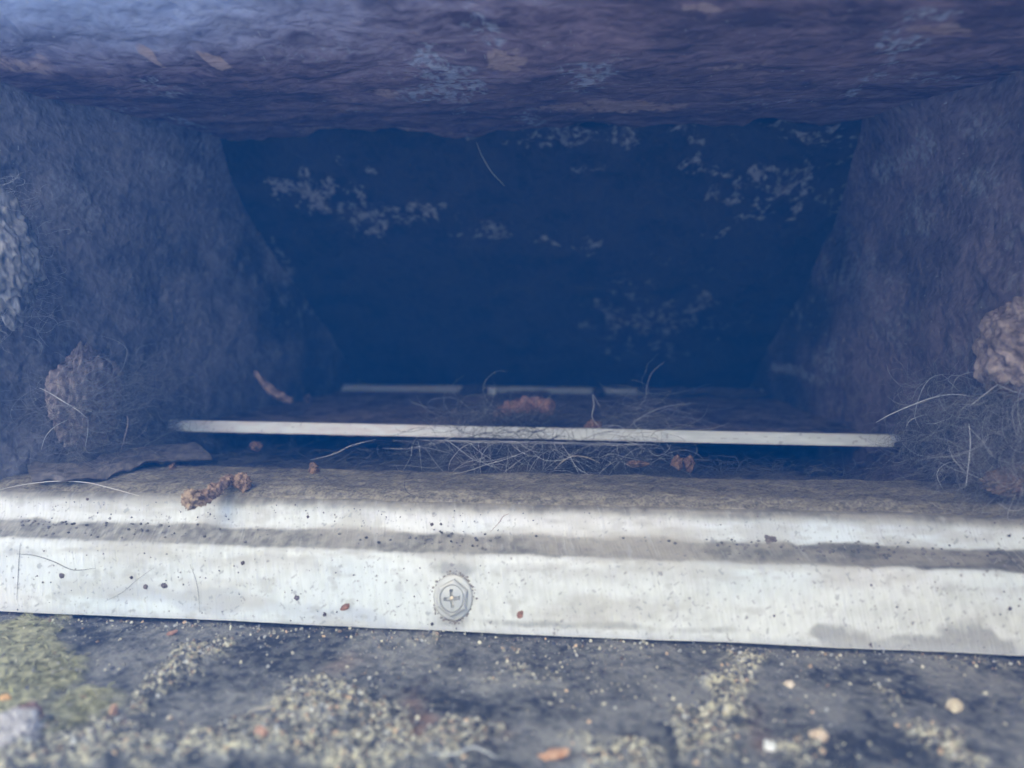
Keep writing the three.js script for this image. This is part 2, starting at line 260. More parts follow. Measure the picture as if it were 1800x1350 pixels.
{
  const x0 = -0.17, x1 = 0.15, d0 = 0.054, d1 = 0.19;
  const t = textures(1900, 780, x0, d0, x1, d1, (x, d) => {
    const g1 = fbm(x * 110, d * 110, 5), g2 = fbm(x * 700, d * 700, 4), big = fbm(x * 30 + 2, d * 30, 3), f = n2(x * 1900, d * 1900);
    let c = mix3([0.03, 0.031, 0.03], [0.25, 0.245, 0.22], clamp(0.45 + g1 * 0.9 + g2 * 0.7 + big * 0.5, 0, 1));
    c = mix3(c, [0.28, 0.16, 0.1], 0.6 * sstep(patchy(RUST, x, d, 0.8, 70) * (0.6 + g1), 0.05, 0.5));
    const w = crustAt(x, d) * clamp(0.6 + 1.6 * fbm(x * 500, d * 500 + 3, 3), 0, 1); c = mix3(c, mix3([0.05, 0.05, 0.045], [0.78, 0.72, 0.48], clamp(0.45 + 1.6 * g2 + 0.6 * f, 0, 1)), w * 0.95);
    const m = mossAt(x, d); c = mix3(c, mix3([0.16, 0.15, 0.05], [0.46, 0.44, 0.25], clamp(0.5 + 1.2 * g2 + g1 * 0.6, 0, 1)), m * 0.85);
    if (f > 0.86) c = mix3(c, [0.5, 0.5, 0.48], 0.55);
    return [...c, 0.4 + 0.4 * g1 + 0.4 * g2 + 0.15 * f];
  });
  const g = sheet(520, 220, (s, v) => { const x = x0 + (x1 - x0) * s, d = d0 + (d1 - d0) * v; return [x, ledgeY(x, d), -d]; });
  tag(add('ledge', joined(g, box(-0.24, 0.21, -0.06, -0.0085, -0.3, -0.055)), std({ ...t, bumpScale: 0.0006, roughness: 0.8, side: THREE.DoubleSide })), 'blue grey stone ledge below the metal strip, crusted with lichen and grit', null, null, 'structure');
}
// ---------------------------------------------------------------- the pale metal strip with its screw
const stripPts = [];
{
  const corner = (a, p, b, r) => { const P = new THREE.Vector2(...p), A = new THREE.Vector2(...a).sub(P), B = new THREE.Vector2(...b).sub(P); A.setLength(Math.min(r, A.length() * 0.45)).add(P); B.setLength(Math.min(r, B.length() * 0.45)).add(P); for (let i = 0; i <= 6; i++) { const t = i / 6, u = 1 - t; stripPts.push([u * u * A.x + 2 * u * t * P.x + t * t * B.x, u * u * A.y + 2 * u * t * P.y + t * t * B.y]); } };
  const raw = [[0.1665, -0.0037], [0.164, -0.0035], [0.1678, 0.0128], [0.1742, 0.0153], [0.1762, 0.0164], [0.1784, 0.0219], [0.2058, 0.0232], [0.2058, 0.012]];
  stripPts.push(raw[0]); for (let i = 1; i < raw.length - 1; i++) corner(raw[i - 1], raw[i], raw[i + 1], [0, 0.0004, 0.0016, 0.0014, 0.001, 0.0018, 0.001][i]); stripPts.push(raw[raw.length - 1]);
}
const arc = [0]; for (let i = 1; i < stripPts.length; i++) arc.push(arc[i - 1] + Math.hypot(stripPts[i][0] - stripPts[i - 1][0], stripPts[i][1] - stripPts[i - 1][1]));
const ARC = arc[arc.length - 1], FACE0 = 0.0025;           // the lower face starts this far along the profile
const strip = group('metal_strip', 'pale dusty metal sill strip with a crosshead screw, across the front of the hollow', 'metal strip');
{
  const x0 = -0.19, x1 = 0.15;
  const DAMP = [ [-0.0897, 0.0004, 0.02, 0.0035, 0.8], [-0.0553, -0.0014, 0.022, 0.0025, 0.5], [-0.1082, 0.0017, 0.012, 0.003, 0.5] ], GREY = [ [0.0840, -0.0012, 0.014, 0.0045, 1], [0.0560, -0.0012, 0.008, 0.003, 0.8], [0.0701, -0.0024, 0.02, 0.0025, 0.7], [0.0020, -0.0010, 0.03, 0.0012, 0.5], [-0.0291, -0.0016, 0.005, 0.003, 0.6], [-0.0295, 0.0101, 0.006, 0.0025, 0.6] ];
  const t = textures(2048, 330, x0, 0, x1, ARC, (x, a) => {
    const y = -0.0035 + (a - FACE0) * 0.974, g1 = fbm(x * 90, a * 200, 4), g2 = fbm(x * 700, a * 500, 4), f = n2(x * 2400, a * 1500 + x * 300), hair = n2(x * 2600 + a * 500, a * 260);
    let c = mix3([0.56, 0.56, 0.5], [0.77, 0.77, 0.71], clamp(0.55 + 0.5 * g1 + 0.4 * g2 + 0.25 * hair, 0, 1));
    c = mix3(c, [0.76, 0.7, 0.68], 0.5 * clamp(fbm(x * 14 + 4, a * 30, 2) * 2, 0, 1)); c = mix3(c, [0.66, 0.74, 0.75], 0.6 * clamp(fbm(x * 17 + 24, a * 40, 3) * 2, 0, 1));
    const dust = fbm(x * 160, a * 300 + 4, 4), face = a - FACE0;
    const groove = sstep(face, 0.0168 + 0.0005 * dust, 0.0182 + 0.0012 * dust) * (1 - sstep(face, 0.0237 + 0.0016 * dust, 0.0252 + 0.0016 * dust));
    c = mix3(c, mix3([0.16, 0.15, 0.12], [0.36, 0.34, 0.28], clamp(0.5 + g2 * 1.2, 0, 1)), groove * 0.9); c = mix3(c, [0.09, 0.085, 0.07], groove * 0.7 * sstep(x + 0.03 * fbm(x * 60, 2, 3), 0.0, 0.09));
    const top = sstep(face, 0.0282 + 0.0008 * dust, 0.0312 + 0.001 * dust);
    c = mix3(c, mix3([0.17, 0.155, 0.12], [0.34, 0.31, 0.25], clamp(0.5 + g2, 0, 1)), top * 0.9);
    if (face > 0 && face < 0.0168) {
      c = mix3(c, [0.5, 0.53, 0.55], 0.75 * sstep(patchy(DAMP, x, y, 0.9, 120), 0.03, 0.5));
      c = mix3(c, [0.3, 0.29, 0.26], 0.8 * sstep(patchy(GREY, x, y, 0.7, 110) * (0.8 + 0.6 * g2), 0.02, 0.5));
      c = mix3(c, [0.5, 0.5, 0.5], 0.5 * (1 - sstep(face + 0.001 * fbm(x * 120, 2, 3), 0, 0.0022)));
    }
    const sx = x * 0.8 + a * 0.6 + 0.0007 * g2, sa = a * 0.8 - x * 0.6 + 0.0007 * g1, speck = 1.25 * fbm(sx * 800 + 40, sa * 800, 2) + 0.12; if (speck > 0.8) c = mix3(c, [0.2, 0.17, 0.15], clamp((speck - 0.8) * 8, 0, 0.8)); const smut = fbm(x * 260, a * 420 + 3, 4); c = mix3(c, [0.34, 0.32, 0.28], 0.35 * sstep(smut, 0.22, 0.55)); c = mix3(c, [0.42, 0.39, 0.33], 0.55 * sstep(face, 0.0105, 0.0155) * sstep(fbm(x * 70, a * 260, 4), -0.05, 0.4)); c = mix3(c, [0.45, 0.42, 0.35], 0.5 * sstep(fbm(x * 38 + 8, a * 120, 5), 0.12, 0.45));
    const fine = 0.5 + 0.5 * n2(sx * 1700, sa * 1700 + 9); if (fine > 0.88) c = mix3(c, [0.3, 0.3, 0.29], 0.6);
    if (hair > 0.72) c = mix3(c, [0.5, 0.5, 0.49], 0.35);
    return [...c, 0.5 + 0.3 * g2 + 0.2 * hair + groove * 0.3 * g2];
  });
  const N = stripPts.length, M = 240, pos = [], uv = [], idx = [];
  for (let j = 0; j < N; j++) for (let i = 0; i <= M; i++) {
    const x = x0 + (x1 - x0) * i / M; pos.push(x, stripPts[j][1] + 0.00012 * Math.sin(x * 37) + 0.00022 * fbm(x * 55, arc[j] * 60, 3), -stripPts[j][0] + 0.0002 * Math.sin(x * 29 + 1)); uv.push(i / M, arc[j] / ARC);
    if (i < M && j < N - 1) { const k = j * (M + 1) + i; idx.push(k, k + 1, k + M + 2, k, k + M + 2, k + M + 1); }
  }
  const g = new THREE.BufferGeometry(); g.setAttribute('position', new THREE.Float32BufferAttribute(pos, 3)); g.setAttribute('uv', new THREE.Float32BufferAttribute(uv, 2)); g.setIndex(idx); g.computeVertexNormals();
  // close the back so that the strip is a folded sheet over a core
  const core = prismX([[0.1690, -0.003], [0.1705, 0.0105], [0.1795, 0.0152], [0.1805, 0.0205], [0.2045, 0.0215], [0.2045, -0.003]], x0, x1);
  add('profile', joined(g, core), new THREE.MeshStandardMaterial({ ...t, bumpScale: 0.00025, roughness: 0.6, metalness: 0, side: THREE.DoubleSide }), strip);

  // screw, built facing +z then leaned with the face
  const steel = std({ color: rgb(0.56, 0.55, 0.5), roughness: 0.45, metalness: 0.35 });
  const screw = new THREE.Group(); screw.name = 'screw'; strip.add(screw); tag(screw, 'crosshead screw with a round flange and worn six sided head');
  screw.position.set(...[-0.0294, 0.0039, -0.1658]); screw.rotation.x = -0.237; screw.scale.set(1, 1.12, 1); screw.rotation.order = 'XYZ';
  const lathe = (pts, seg = 64) => { const q = new THREE.LatheGeometry(pts.map(([r, y]) => new THREE.Vector2(r, y)), seg); q.rotateX(Math.PI / 2); return q; };
  add('flange', lathe([[0, -0.0004], [0.00445, -0.0004], [0.0046, 0], [0.0045, 0.0004], [0.0041, 0.00065], [0, 0.00066]]), steel, screw);
  const hexS = new THREE.Shape(); for (let i = 0; i < 6; i++) { const a = i * Math.PI / 3 + 0.45; hexS[i ? 'lineTo' : 'moveTo'](Math.cos(a) * 0.0036, Math.sin(a) * 0.0036); } hexS.closePath();
  const hex = new THREE.ExtrudeGeometry(hexS, { depth: 0.0005, bevelEnabled: true, bevelThickness: 0.0006, bevelSize: 0.0007, bevelOffset: -0.0005, bevelSegments: 4 }); hex.translate(0, 0, 0.0009);
  const ev = new Evaluator(); ev.useGroups = false;
  const B = (g0) => { const b = new Brush(g0); b.updateMatrixWorld(); return b; };
  let head = ev.evaluate(B(hex), B(lathe([[0, 0.0009], [0.0026, 0.001], [0.0029, 0.0021], [0.003, 0.003], [0, 0.003]])), SUBTRACTION);
  const slot = (w, l, a) => { const s = box(-l, l, -w, w, 0.0006, 0.0024); const p = s.attributes.position; for (let i = 0; i < p.count; i++) if (p.getZ(i) < 0.001) { p.setX(i, p.getX(i) * 0.55); p.setY(i, p.getY(i) * 0.6); } s.computeVertexNormals(); s.rotateZ(a); return s; };
  const dome = ev.evaluate(ev.evaluate(B(lathe([[0, 0.001], [0.0027, 0.001], [0.0027, 0.00165], [0.0024, 0.0019], [0, 0.00205]])), B(slot(0.00044, 0.0022, 0.12)), SUBTRACTION), B(slot(0.00044, 0.0021, 0.12 + Math.PI / 2)), SUBTRACTION);
  add('head', joined(head.geometry), steel, screw); add('crosshead', joined(dome.geometry), std({ color: rgb(0.5, 0.5, 0.47), roughness: 0.5, metalness: 0.3, side: THREE.DoubleSide }), screw);
  const ring = []; for (let i = 0; i < 110; i++) { let a = rnd() * 6.28; if (rnd() < 0.5) a = rnd() < 0.6 ? rr(0.4, 1.9) : rr(4.2, 5.2); const q = lump(1, 0.8, 0.7, 0.4, 1), s = rr(0.0001, 0.0003); q.scale(s, s, s); q.translate(Math.cos(a) * (0.0045 + 0.0009 * rnd() ** 2), Math.sin(a) * (0.0045 + 0.0009 * rnd() ** 2), rr(0, 0.0002)); ring.push(q); }
  tag(add('dirt_rim', mergeGeometries(ring), std({ color: rgb(0.27, 0.23, 0.18) }), screw), null, null, null, 'stuff');
  const gp = new THREE.Vector3(-0.00005, 0.0001, 0.0018).applyEuler(screw.rotation).add(screw.position), grain = lump(0.00045, 0.00038, 0.00035, 0.35, 2); grain.translate(gp.x, gp.y, gp.z);
  tag(add('grit_grain', tint(grain, [0.75, 0.58, 0.36], [0.85, 0.75, 0.55], 900), crumbM), 'cream grain of grit lodged in the cross of the screw', 'grit');
}
// ---------------------------------------------------------------- the bars
function bar(name, label, x0, x1, y0, y1, d, tiltY, colour) {
  const t = textures(1400, 24, x0, y0, x1, y1, (x, y) => {
    const g = fbm(x * 200, y * 900, 4), pink = sstep(x, -0.02, -0.06); let c = mix3(mix3([0.66, 0.66, 0.6], [0.7, 0.62, 0.56], pink), [0.82, 0.81, 0.74], clamp(0.5 + g, 0, 1));
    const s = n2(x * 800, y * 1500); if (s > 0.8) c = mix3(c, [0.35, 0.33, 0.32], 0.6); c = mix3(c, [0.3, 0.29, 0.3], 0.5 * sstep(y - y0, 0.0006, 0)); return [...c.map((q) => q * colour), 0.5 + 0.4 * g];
  });
  const N = 40, g = sheet(N, 8, (s, v) => { const a = v * 8; const r = [[0, 0], [0.0002, 0.1], [0.0011, 0.5], [0.0021, 0.92], [0.0025, 1], [0.0034, 1], [0.0034, 0.5], [0.0034, 0], [0, 0]][Math.round(a)]; return [x0 + (x1 - x0) * s, y0 + (y1 - y0) * r[1], -d - r[0]]; });
  const uv = g.attributes.uv, p = g.attributes.position; for (let i = 0; i < uv.count; i++) uv.setXY(i, (p.getX(i) - x0) / (x1 - x0), clamp((p.getY(i) - y0) / (y1 - y0), 0.02, 0.98));
  const o = add(name, g, new THREE.MeshStandardMaterial({ ...t, bumpScale: 0.0001, roughness: 0.6, side: THREE.DoubleSide })); o.rotation.z = tiltY; return o;
}
tag(bar('metal_bar', '', -0.136, 0.108, 0.0273, 0.0306, 0.2345, -0.0035, 1.12), 'long bright narrow metal bar crossing the hollow behind the tangled hair', 'metal bar');
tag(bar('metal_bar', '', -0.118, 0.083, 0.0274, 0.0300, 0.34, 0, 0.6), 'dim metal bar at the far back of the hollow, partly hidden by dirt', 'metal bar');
// ---------------------------------------------------------------- dust and dirt lying about
{ // felted dust along the top of the strip
  const x0 = -0.17, x1 = 0.135, d0 = 0.1798, d1 = 0.2095;
  const t = textures(1500, 200, x0, d0, x1, d1, (x, d) => {
    const g1 = fbm(x * 90, d * 260, 4), g2 = fbm(x * 620 + 2 * fbm(x * 200, d * 200, 2), d * 800, 4), c = mix3([0.13, 0.115, 0.085], [0.38, 0.34, 0.26], clamp(0.5 + g1 * 0.35 + g2 * 0.5 + 0.4 * n2(x * 2600, d * 2600), 0, 1));
    const f = n2(x * 1400, d * 1400); return [...(f > 0.9 ? mix3(c, [0.5, 0.47, 0.4], 0.6) : c), 0.5 + 0.4 * g1 + 0.5 * g2];
  });
  const top = (x, d) => 0.0221 + 0.0018 * sstep(d, 0.1795, 0.186) + 0.0008 * fbm(x * 70, d * 150, 4) + 0.00025 * fbm(x * 420, d * 420, 3) - 0.004 * sstep(d, 0.2035, 0.2095);
  const g = sheet(420, 60, (s, v) => { const x = x0 + (x1 - x0) * s, e = (1 - v) ** 3, d = lerp(d0 + e * 0.0012 * fbm(x * 110, 3, 4), d1 + 0.003 * fbm(x * 80, 7, 4), v); return [x, top(x, d) - 0.0008 * sstep(v, 0.05, 0), -d]; });
  tag(add('dust_layer', g, std({ ...t, bumpScale: 0.0003, side: THREE.DoubleSide })), 'grey felted dust covering the top of the metal strip', 'dust', null, 'stuff');
  const f = new Fibres();
  for (let i = 0; i < 9000; i++) {
    const x = rr(-0.16, 0.12), d = rr(0.1805, 0.2075), a = rr(-0.5, 0.5) + (rnd() < 0.3 ? 1.2 : 0), L = rr(0.0008, 0.0028), y = top(x, d), k = rr(0.07, 0.3), h = rr(0.0001, 0.0007), b = rr(-0.4, 0.4);
    f.add([[x, y, -d], [x + Math.cos(a) * L * 0.5, y + h, -d - Math.sin(a) * L * 0.5], [x + Math.cos(a + b) * L, y + rr(0, 0.0004), -d - Math.sin(a + b) * L]], rr(0.00002, 0.00004), [k, k * 0.97, k * 0.92]);
  }
  tag(add('dust_fibres', f.geometry(), fibreM), 'short grey fibres matted in the dust on the strip', 'fibres', null, 'stuff');
}
{ // loose dirt in the groove of the strip, and specks stuck to its faces
  const g = []; for (let i = 0; i < 700; i++) { const x = rr(-0.165, 0.12), k = clamp(0.5 + 1.4 * fbm(x * 45, 9, 3) + 0.5 * sstep(x, 0.02, 0.09), 0.05, 1); if (rnd() > k) continue; const t = clamp(gauss() * 0.5 + 0.5, 0, 1), q = lump(1, 0.7, 1, 0.5, 1), s = rr(0.0001, 0.00042); q.scale(s, s, s); q.translate(x, 0.0139 + 0.0028 * t, -(0.1702 + 0.0064 * t)); g.push(tint(q, [0.1, 0.095, 0.085], [0.32, 0.3, 0.27], 400)); }
  tag(add('groove_dirt', mergeGeometries(g), crumbM), 'loose grey dirt lying in the groove of the metal strip', 'dirt', null, 'stuff');
  const spots = [];
  for (let i = 0; i < 420; i++) {
    const upper = rnd() < 0.45, t = rnd(), x = rr(-0.16, 0.115), s = rr(0.00006, 0.0002) * (rnd() < 0.06 ? 2.2 : 1), q = lump(1, 1, 0.6, 0.4, 1), k = rr(0.03, 0.12);
    q.scale(s, s, s); if (upper) q.translate(x, lerp(0.0168, 0.0212, t), -lerp(0.1765, 0.1781, t)); else q.translate(x, lerp(-0.003, 0.0115, t), -lerp(0.1641, 0.1675, t)); spots.push(tint(q, [k * 1.3, k, k * 0.85], [k * 2, k * 1.5, k * 1.2], 900));
  }
  tag(add('dirt_specks', mergeGeometries(spots), crumbM), 'dark specks of dirt spattered over the pale metal strip', 'specks', null, 'stuff');
}
{ // grit, moss and crumbs on the ledge
  const proto = lump(1, 0.7, 0.85, 0.35, 1, 3), N = 34000, list = [], col = new THREE.Color(), m4 = new THREE.Matrix4(), e = new THREE.Euler(), q4 = new THREE.Quaternion();
  for (let k = 0; list.length < N && k < 400000; k++) {
    const x = rr(-0.16, 0.125), d = rr(0.075, 0.1655), w = 0.09 * sstep(fbm(x * 70, d * 70 + 3, 4), -0.15, 0.5) + 0.008 + 0.8 * crustAt(x, d) ** 1.5 + 0.15 * sstep(d, 0.158, 0.1655) + 0.3 * sstep(d, 0.115, 0.09); if (rnd() > w) continue;
    const s = 0.00009 + 0.0004 * rnd() ** 5; list.push([x, ledgeY(x, d) + s * 0.3, -d, s]);
  }
  const im = new THREE.InstancedMesh(proto, std({ roughness: 0.75 }), list.length); im.name = 'grit';
  list.forEach(([x, y, z, s], i) => {
    m4.compose(new THREE.Vector3(x, y, z), q4.setFromEuler(e.set(rr(0, 6), rr(0, 6), rr(0, 6))), new THREE.Vector3(s, s * rr(0.6, 1), s)); im.setMatrixAt(i, m4);
    const r = rnd(), k = 0.14 + 0.68 * rnd() ** 1.4; if (r < 0.5) col.setRGB(k, k * 0.94, k * 0.72); else if (r < 0.62) col.setRGB(k, k * 0.72, k * 0.45); else if (r < 0.8) col.setRGB(k * 0.85, k * 0.85, k * 0.8); else col.setRGB(0.09, 0.09, 0.1); im.setColorAt(i, col);
  });
  im.castShadow = im.receiveShadow = true; scene.add(im); tag(im, 'pale grit and crumbs scattered over the stone ledge', 'grit', null, 'stuff');
  const f = new Fibres();
  for (let i = 0; i < 2600; i++) {
    const x = rr(-0.17, -0.07), d = rr(0.08, 0.166); if (rnd() > mossAt(x, d)) continue;
    const y = ledgeY(x, d), a = rnd() * 6.28, L = rr(0.0005, 0.0016), k = rr(0.2, 0.62), c = [k * 0.8, k * rr(0.74, 0.82), k * rr(0.38, 0.5)];
    f.add([[x, y - 0.0002, -d], [x + Math.cos(a) * L * 0.4, y + L * 0.35, -d + Math.sin(a) * L * 0.4], [x + Math.cos(a) * L, y + L * 0.4, -d + Math.sin(a) * L]], rr(0.0001, 0.00022), c);
  }
  tag(add('moss', f.geometry(), fibreM), 'yellow green moss and lichen on the left of the stone ledge', 'moss', null, 'stuff');
}
// ---------------------------------------------------------------- crumbs, twigs and clumps, one by one
const BR = [0.08, 0.05, 0.03], TAN = [0.34, 0.21, 0.13];
function crumb(name, label, category, [x, y, z], rx, ry, rz, a = BR, b = TAN, turn = 0, rough = 0.45, grp) {
  const g = lump(rx, ry, rz, rough, Math.max(rx, ry) > 0.004 ? 40 : 12); tint(g, a, b, name === 'wood_chip' ? 420 : 700); g.rotateZ(turn); const o = add(name, g, crumbM); o.position.set(x, y, z); return tag(o, label, category, grp);
}
{ // the bent twig at the edge of the strip
  const t = group('twig', 'bent brown twig with a knobbed end lying at the edge of the strip', 'twig');
  const p = [[-0.0919, 0.0241, -0.1682], [-0.0899, 0.0247, -0.1708], [-0.0897, 0.0251, -0.1771], [-0.09, 0.0253, -0.1831], [-0.0878, 0.0249, -0.1839]];
  add('stem', tint(rod(p, [0.0013, 0.0016, 0.00125, 0.001, 0.0012, 0.0009], 0.75, 110, 22), [0.09, 0.06, 0.045], [0.5, 0.34, 0.23], 900), crumbM, t);
  const k = lump(0.0019, 0.0021, 0.0017, 0.5, 16); k.translate(...[-0.0861, 0.0249, -0.1829]); add('knob', tint(k, [0.1, 0.065, 0.04], [0.42, 0.28, 0.18], 900), crumbM, t);
  const e = lump(0.0019, 0.002, 0.0017, 0.55, 16); e.translate(...[-0.0919, 0.0243, -0.1687]); add('broken_end', tint(e, [0.1, 0.065, 0.04], [0.55, 0.4, 0.26], 900), crumbM, t);
}
{
  const t = add('twig', tint(rod([[-0.0315, 0.0308, -0.258], [-0.0248, 0.0329, -0.258], [-0.017, 0.0343, -0.257], [-0.01, 0.0336, -0.255]], [0.0012, 0.0028, 0.0032, 0.0034, 0.0026], 0.4), [0.16, 0.085, 0.06], [0.46, 0.26, 0.18], 500), crumbM);
  tag(t, 'thick reddish twig lying behind the middle of the bright bar', 'twig');
  const w = add('twig', tint(rod([[-0.0313, 0.0294, -0.25], [-0.026, 0.0299, -0.25], [-0.0186, 0.0306, -0.252], [-0.0126, 0.0312, -0.254]], [0.0008, 0.0016, 0.0019, 0.0014], 0.9, 90, 20), [0.07, 0.05, 0.04], [0.3, 0.22, 0.17], 900), crumbM); tag(w, 'dark knobbly stalk lying in the hair just over the middle of the bar', 'twig');
  const s = add('twig', tint(rod([[-0.1174, 0.0448, -0.262], [-0.1141, 0.0393, -0.264], [-0.1094, 0.0349, -0.266], [-0.1058, 0.033, -0.268]], [0.0008, 0.0013, 0.0016, 0.0012], 0.4), [0.2, 0.13, 0.1], [0.5, 0.34, 0.26], 500), crumbM);
  tag(s, 'slim brown twig slanting beside the left wall behind the bar', 'twig');
}
crumb('bark_crumb', 'small brown crumb standing in front of the tangled hair, left of centre', 'crumb', [-0.0736, 0.0247, -0.1994], 0.0012, 0.0015, 0.001);
crumb('bark_crumb', 'tiny tan crumb on the dust under the left end of the bar', 'crumb', [-0.115, 0.0241, -0.2008], 0.0008, 0.0009, 0.0008);
crumb('bark_crumb', 'brown crumb just behind the slim leaning twig', 'crumb', [-0.1143, 0.0285, -0.3052], 0.0015, 0.0018, 0.0014);
crumb('bark_crumb', 'reddish crumb peeping over the bar to the right of the thick twig', 'crumb', [0.0027, 0.0301, -0.241], 0.0024, 0.0022, 0.002, [0.17, 0.09, 0.055], [0.36, 0.21, 0.13]);
crumb('bark_crumb', 'left one of two pointed brown crumbs in the gap below the bar', 'crumb', [0.0255, 0.0257, -0.212], 0.0014, 0.0018, 0.0013, [0.1, 0.055, 0.03], [0.26, 0.155, 0.095]);
crumb('bark_crumb', 'right one of two pointed brown crumbs in the gap below the bar', 'crumb', [0.0289, 0.0255, -0.213], 0.0013, 0.0018, 0.0012, [0.1, 0.055, 0.03], [0.26, 0.155, 0.095]);
crumb('bark_crumb', 'flat tan crumb left of the two pointed crumbs below the bar', 'crumb', [0.0146, 0.0254, -0.212], 0.0026, 0.0008, 0.0012);
crumb('bark_crumb', 'dark brown crumb in the shade under the left part of the bar', 'crumb', [-0.1192, 0.0234, -0.213], 0.0025, 0.0018, 0.002, [0.08, 0.05, 0.04], [0.25, 0.15, 0.11]);
crumb('bark_crumb', 'dull crumb lying in the hair right of the tiny tan one under the bar', 'crumb', [-0.1013, 0.0253, -0.225], 0.0016, 0.0014, 0.0014, [0.08, 0.05, 0.04], [0.25, 0.15, 0.11]);
crumb('bark_crumb', 'pale brown crumb against the right wall by the far bar', 'crumb', [0.1009, 0.0285, -0.3931], 0.006, 0.0022, 0.003, [0.14, 0.09, 0.07], [0.36, 0.24, 0.18]);
crumb('dirt_clump', 'dark dirt clump hiding the middle of the far bar, left of the gleam', 'dirt', [-0.049, 0.0289, -0.333], 0.005, 0.0026, 0.003, [0.03, 0.028, 0.026], [0.08, 0.07, 0.06]);
crumb('dirt_clump', 'small dark dirt clump before the far bar above the reddish crumb', 'dirt', [0.0057, 0.0286, -0.333], 0.0022, 0.0026, 0.002, [0.03, 0.028, 0.026], [0.08, 0.07, 0.06]);
crumb('dirt_clump', 'long dark dirt clump before the right part of the far bar', 'dirt', [0.0364, 0.0295, -0.333], 0.0105, 0.0021, 0.003, [0.04, 0.035, 0.03], [0.1, 0.085, 0.07]);
crumb('dirt_clump', 'brown dirt clump behind the thick twig, before the far bar', 'dirt', [-0.0243, 0.0281, -0.33], 0.009, 0.0016, 0.003, [0.06, 0.045, 0.04], [0.16, 0.12, 0.1]);
crumb('grit_grain', 'pale rounded bead added as the gleam on the far bar left of the thick twig', 'grit', [-0.0413, 0.0289, -0.334], 0.002, 0.0019, 0.0015, [0.7, 0.66, 0.6], [0.85, 0.82, 0.78], 0, 0.15);  // bright gleam on the bar, built as a pale lump
crumb('dirt_clump', 'low dark dirt clump dulling the right end of the far bar', 'dirt', [0.062, 0.0299, -0.333], 0.014, 0.0017, 0.003, [0.05, 0.045, 0.045], [0.12, 0.1, 0.095], 0, 0.4);
crumb('wood_chip', 'rotten pale brown flake of wood hanging on the lower left wall', 'wood chip', [-0.1454, 0.0423, -0.2098], 0.0055, 0.0145, 0.013, [0.18, 0.14, 0.12], [0.52, 0.41, 0.35], -0.05, 0.24);
crumb('wood_chip', 'rotten grey flake of wood jutting in at the left edge above the brown one', 'wood chip', [-0.1422, 0.083, -0.176], 0.0075, 0.0155, 0.009, [0.1, 0.095, 0.09], [0.32, 0.3, 0.28], 0.25, 0.26);
crumb('wood_chip', 'knotted tan lump of rotten wood on the right wall above the hair', 'wood chip', [0.1023, 0.0599, -0.19], 0.0085, 0.0115, 0.009, [0.14, 0.1, 0.08], [0.42, 0.32, 0.26], 0.1, 0.24);
crumb('wood_chip', 'ragged brown scrap in the matted hair at the lower right edge', 'wood chip', [0.1011, 0.0304, -0.184], 0.007, 0.003, 0.005, [0.1, 0.075, 0.06], [0.3, 0.21, 0.16], 0.35, 0.35);
crumb('dirt_clump', 'dark dirt clump burying the left end of the bright bar', 'dirt', [-0.1403, 0.0285, -0.231], 0.005, 0.0028, 0.003, [0.05, 0.045, 0.04], [0.17, 0.15, 0.13], 0.1, 0.4);
crumb('dirt_clump', 'dark dirt clump burying the right end of the bright bar', 'dirt', [0.0975, 0.0286, -0.229], 0.006, 0.003, 0.003, [0.06, 0.05, 0.045], [0.2, 0.17, 0.15], -0.1, 0.4);
{ // lifted scrap of dust crust
  const A = [[-0.1415, 0.0251, -0.181], [-0.1265, 0.0247, -0.1831], [-0.1239, 0.0255, -0.1913], [-0.1175, 0.0257, -0.2012], [-0.1081, 0.0251, -0.2108]], c = new THREE.CatmullRomCurve3(A.map((p) => new THREE.Vector3(...p)));
  const side = (lift) => sheet(80, 14, (s, v) => { const p = c.getPoint(s); return [p.x - 0.012 * v, p.y + 0.0012 * fbm(s * 9, v * 4, 3) + 0.0012 * v + lift, p.z - 0.013 * v - 0.0012 * (1 - v) * fbm(s * 14, 2, 3)]; });
  const g = tint(joined(side(0), side(-0.0004)), [0.1, 0.09, 0.085], [0.25, 0.22, 0.2], 500);
  tag(add('crust_scrap', g, std({ vertexColors: true, side: THREE.DoubleSide })), 'lifted scrap of dark dirt crust with a shaded gap under it, at left', 'dirt crust');
}
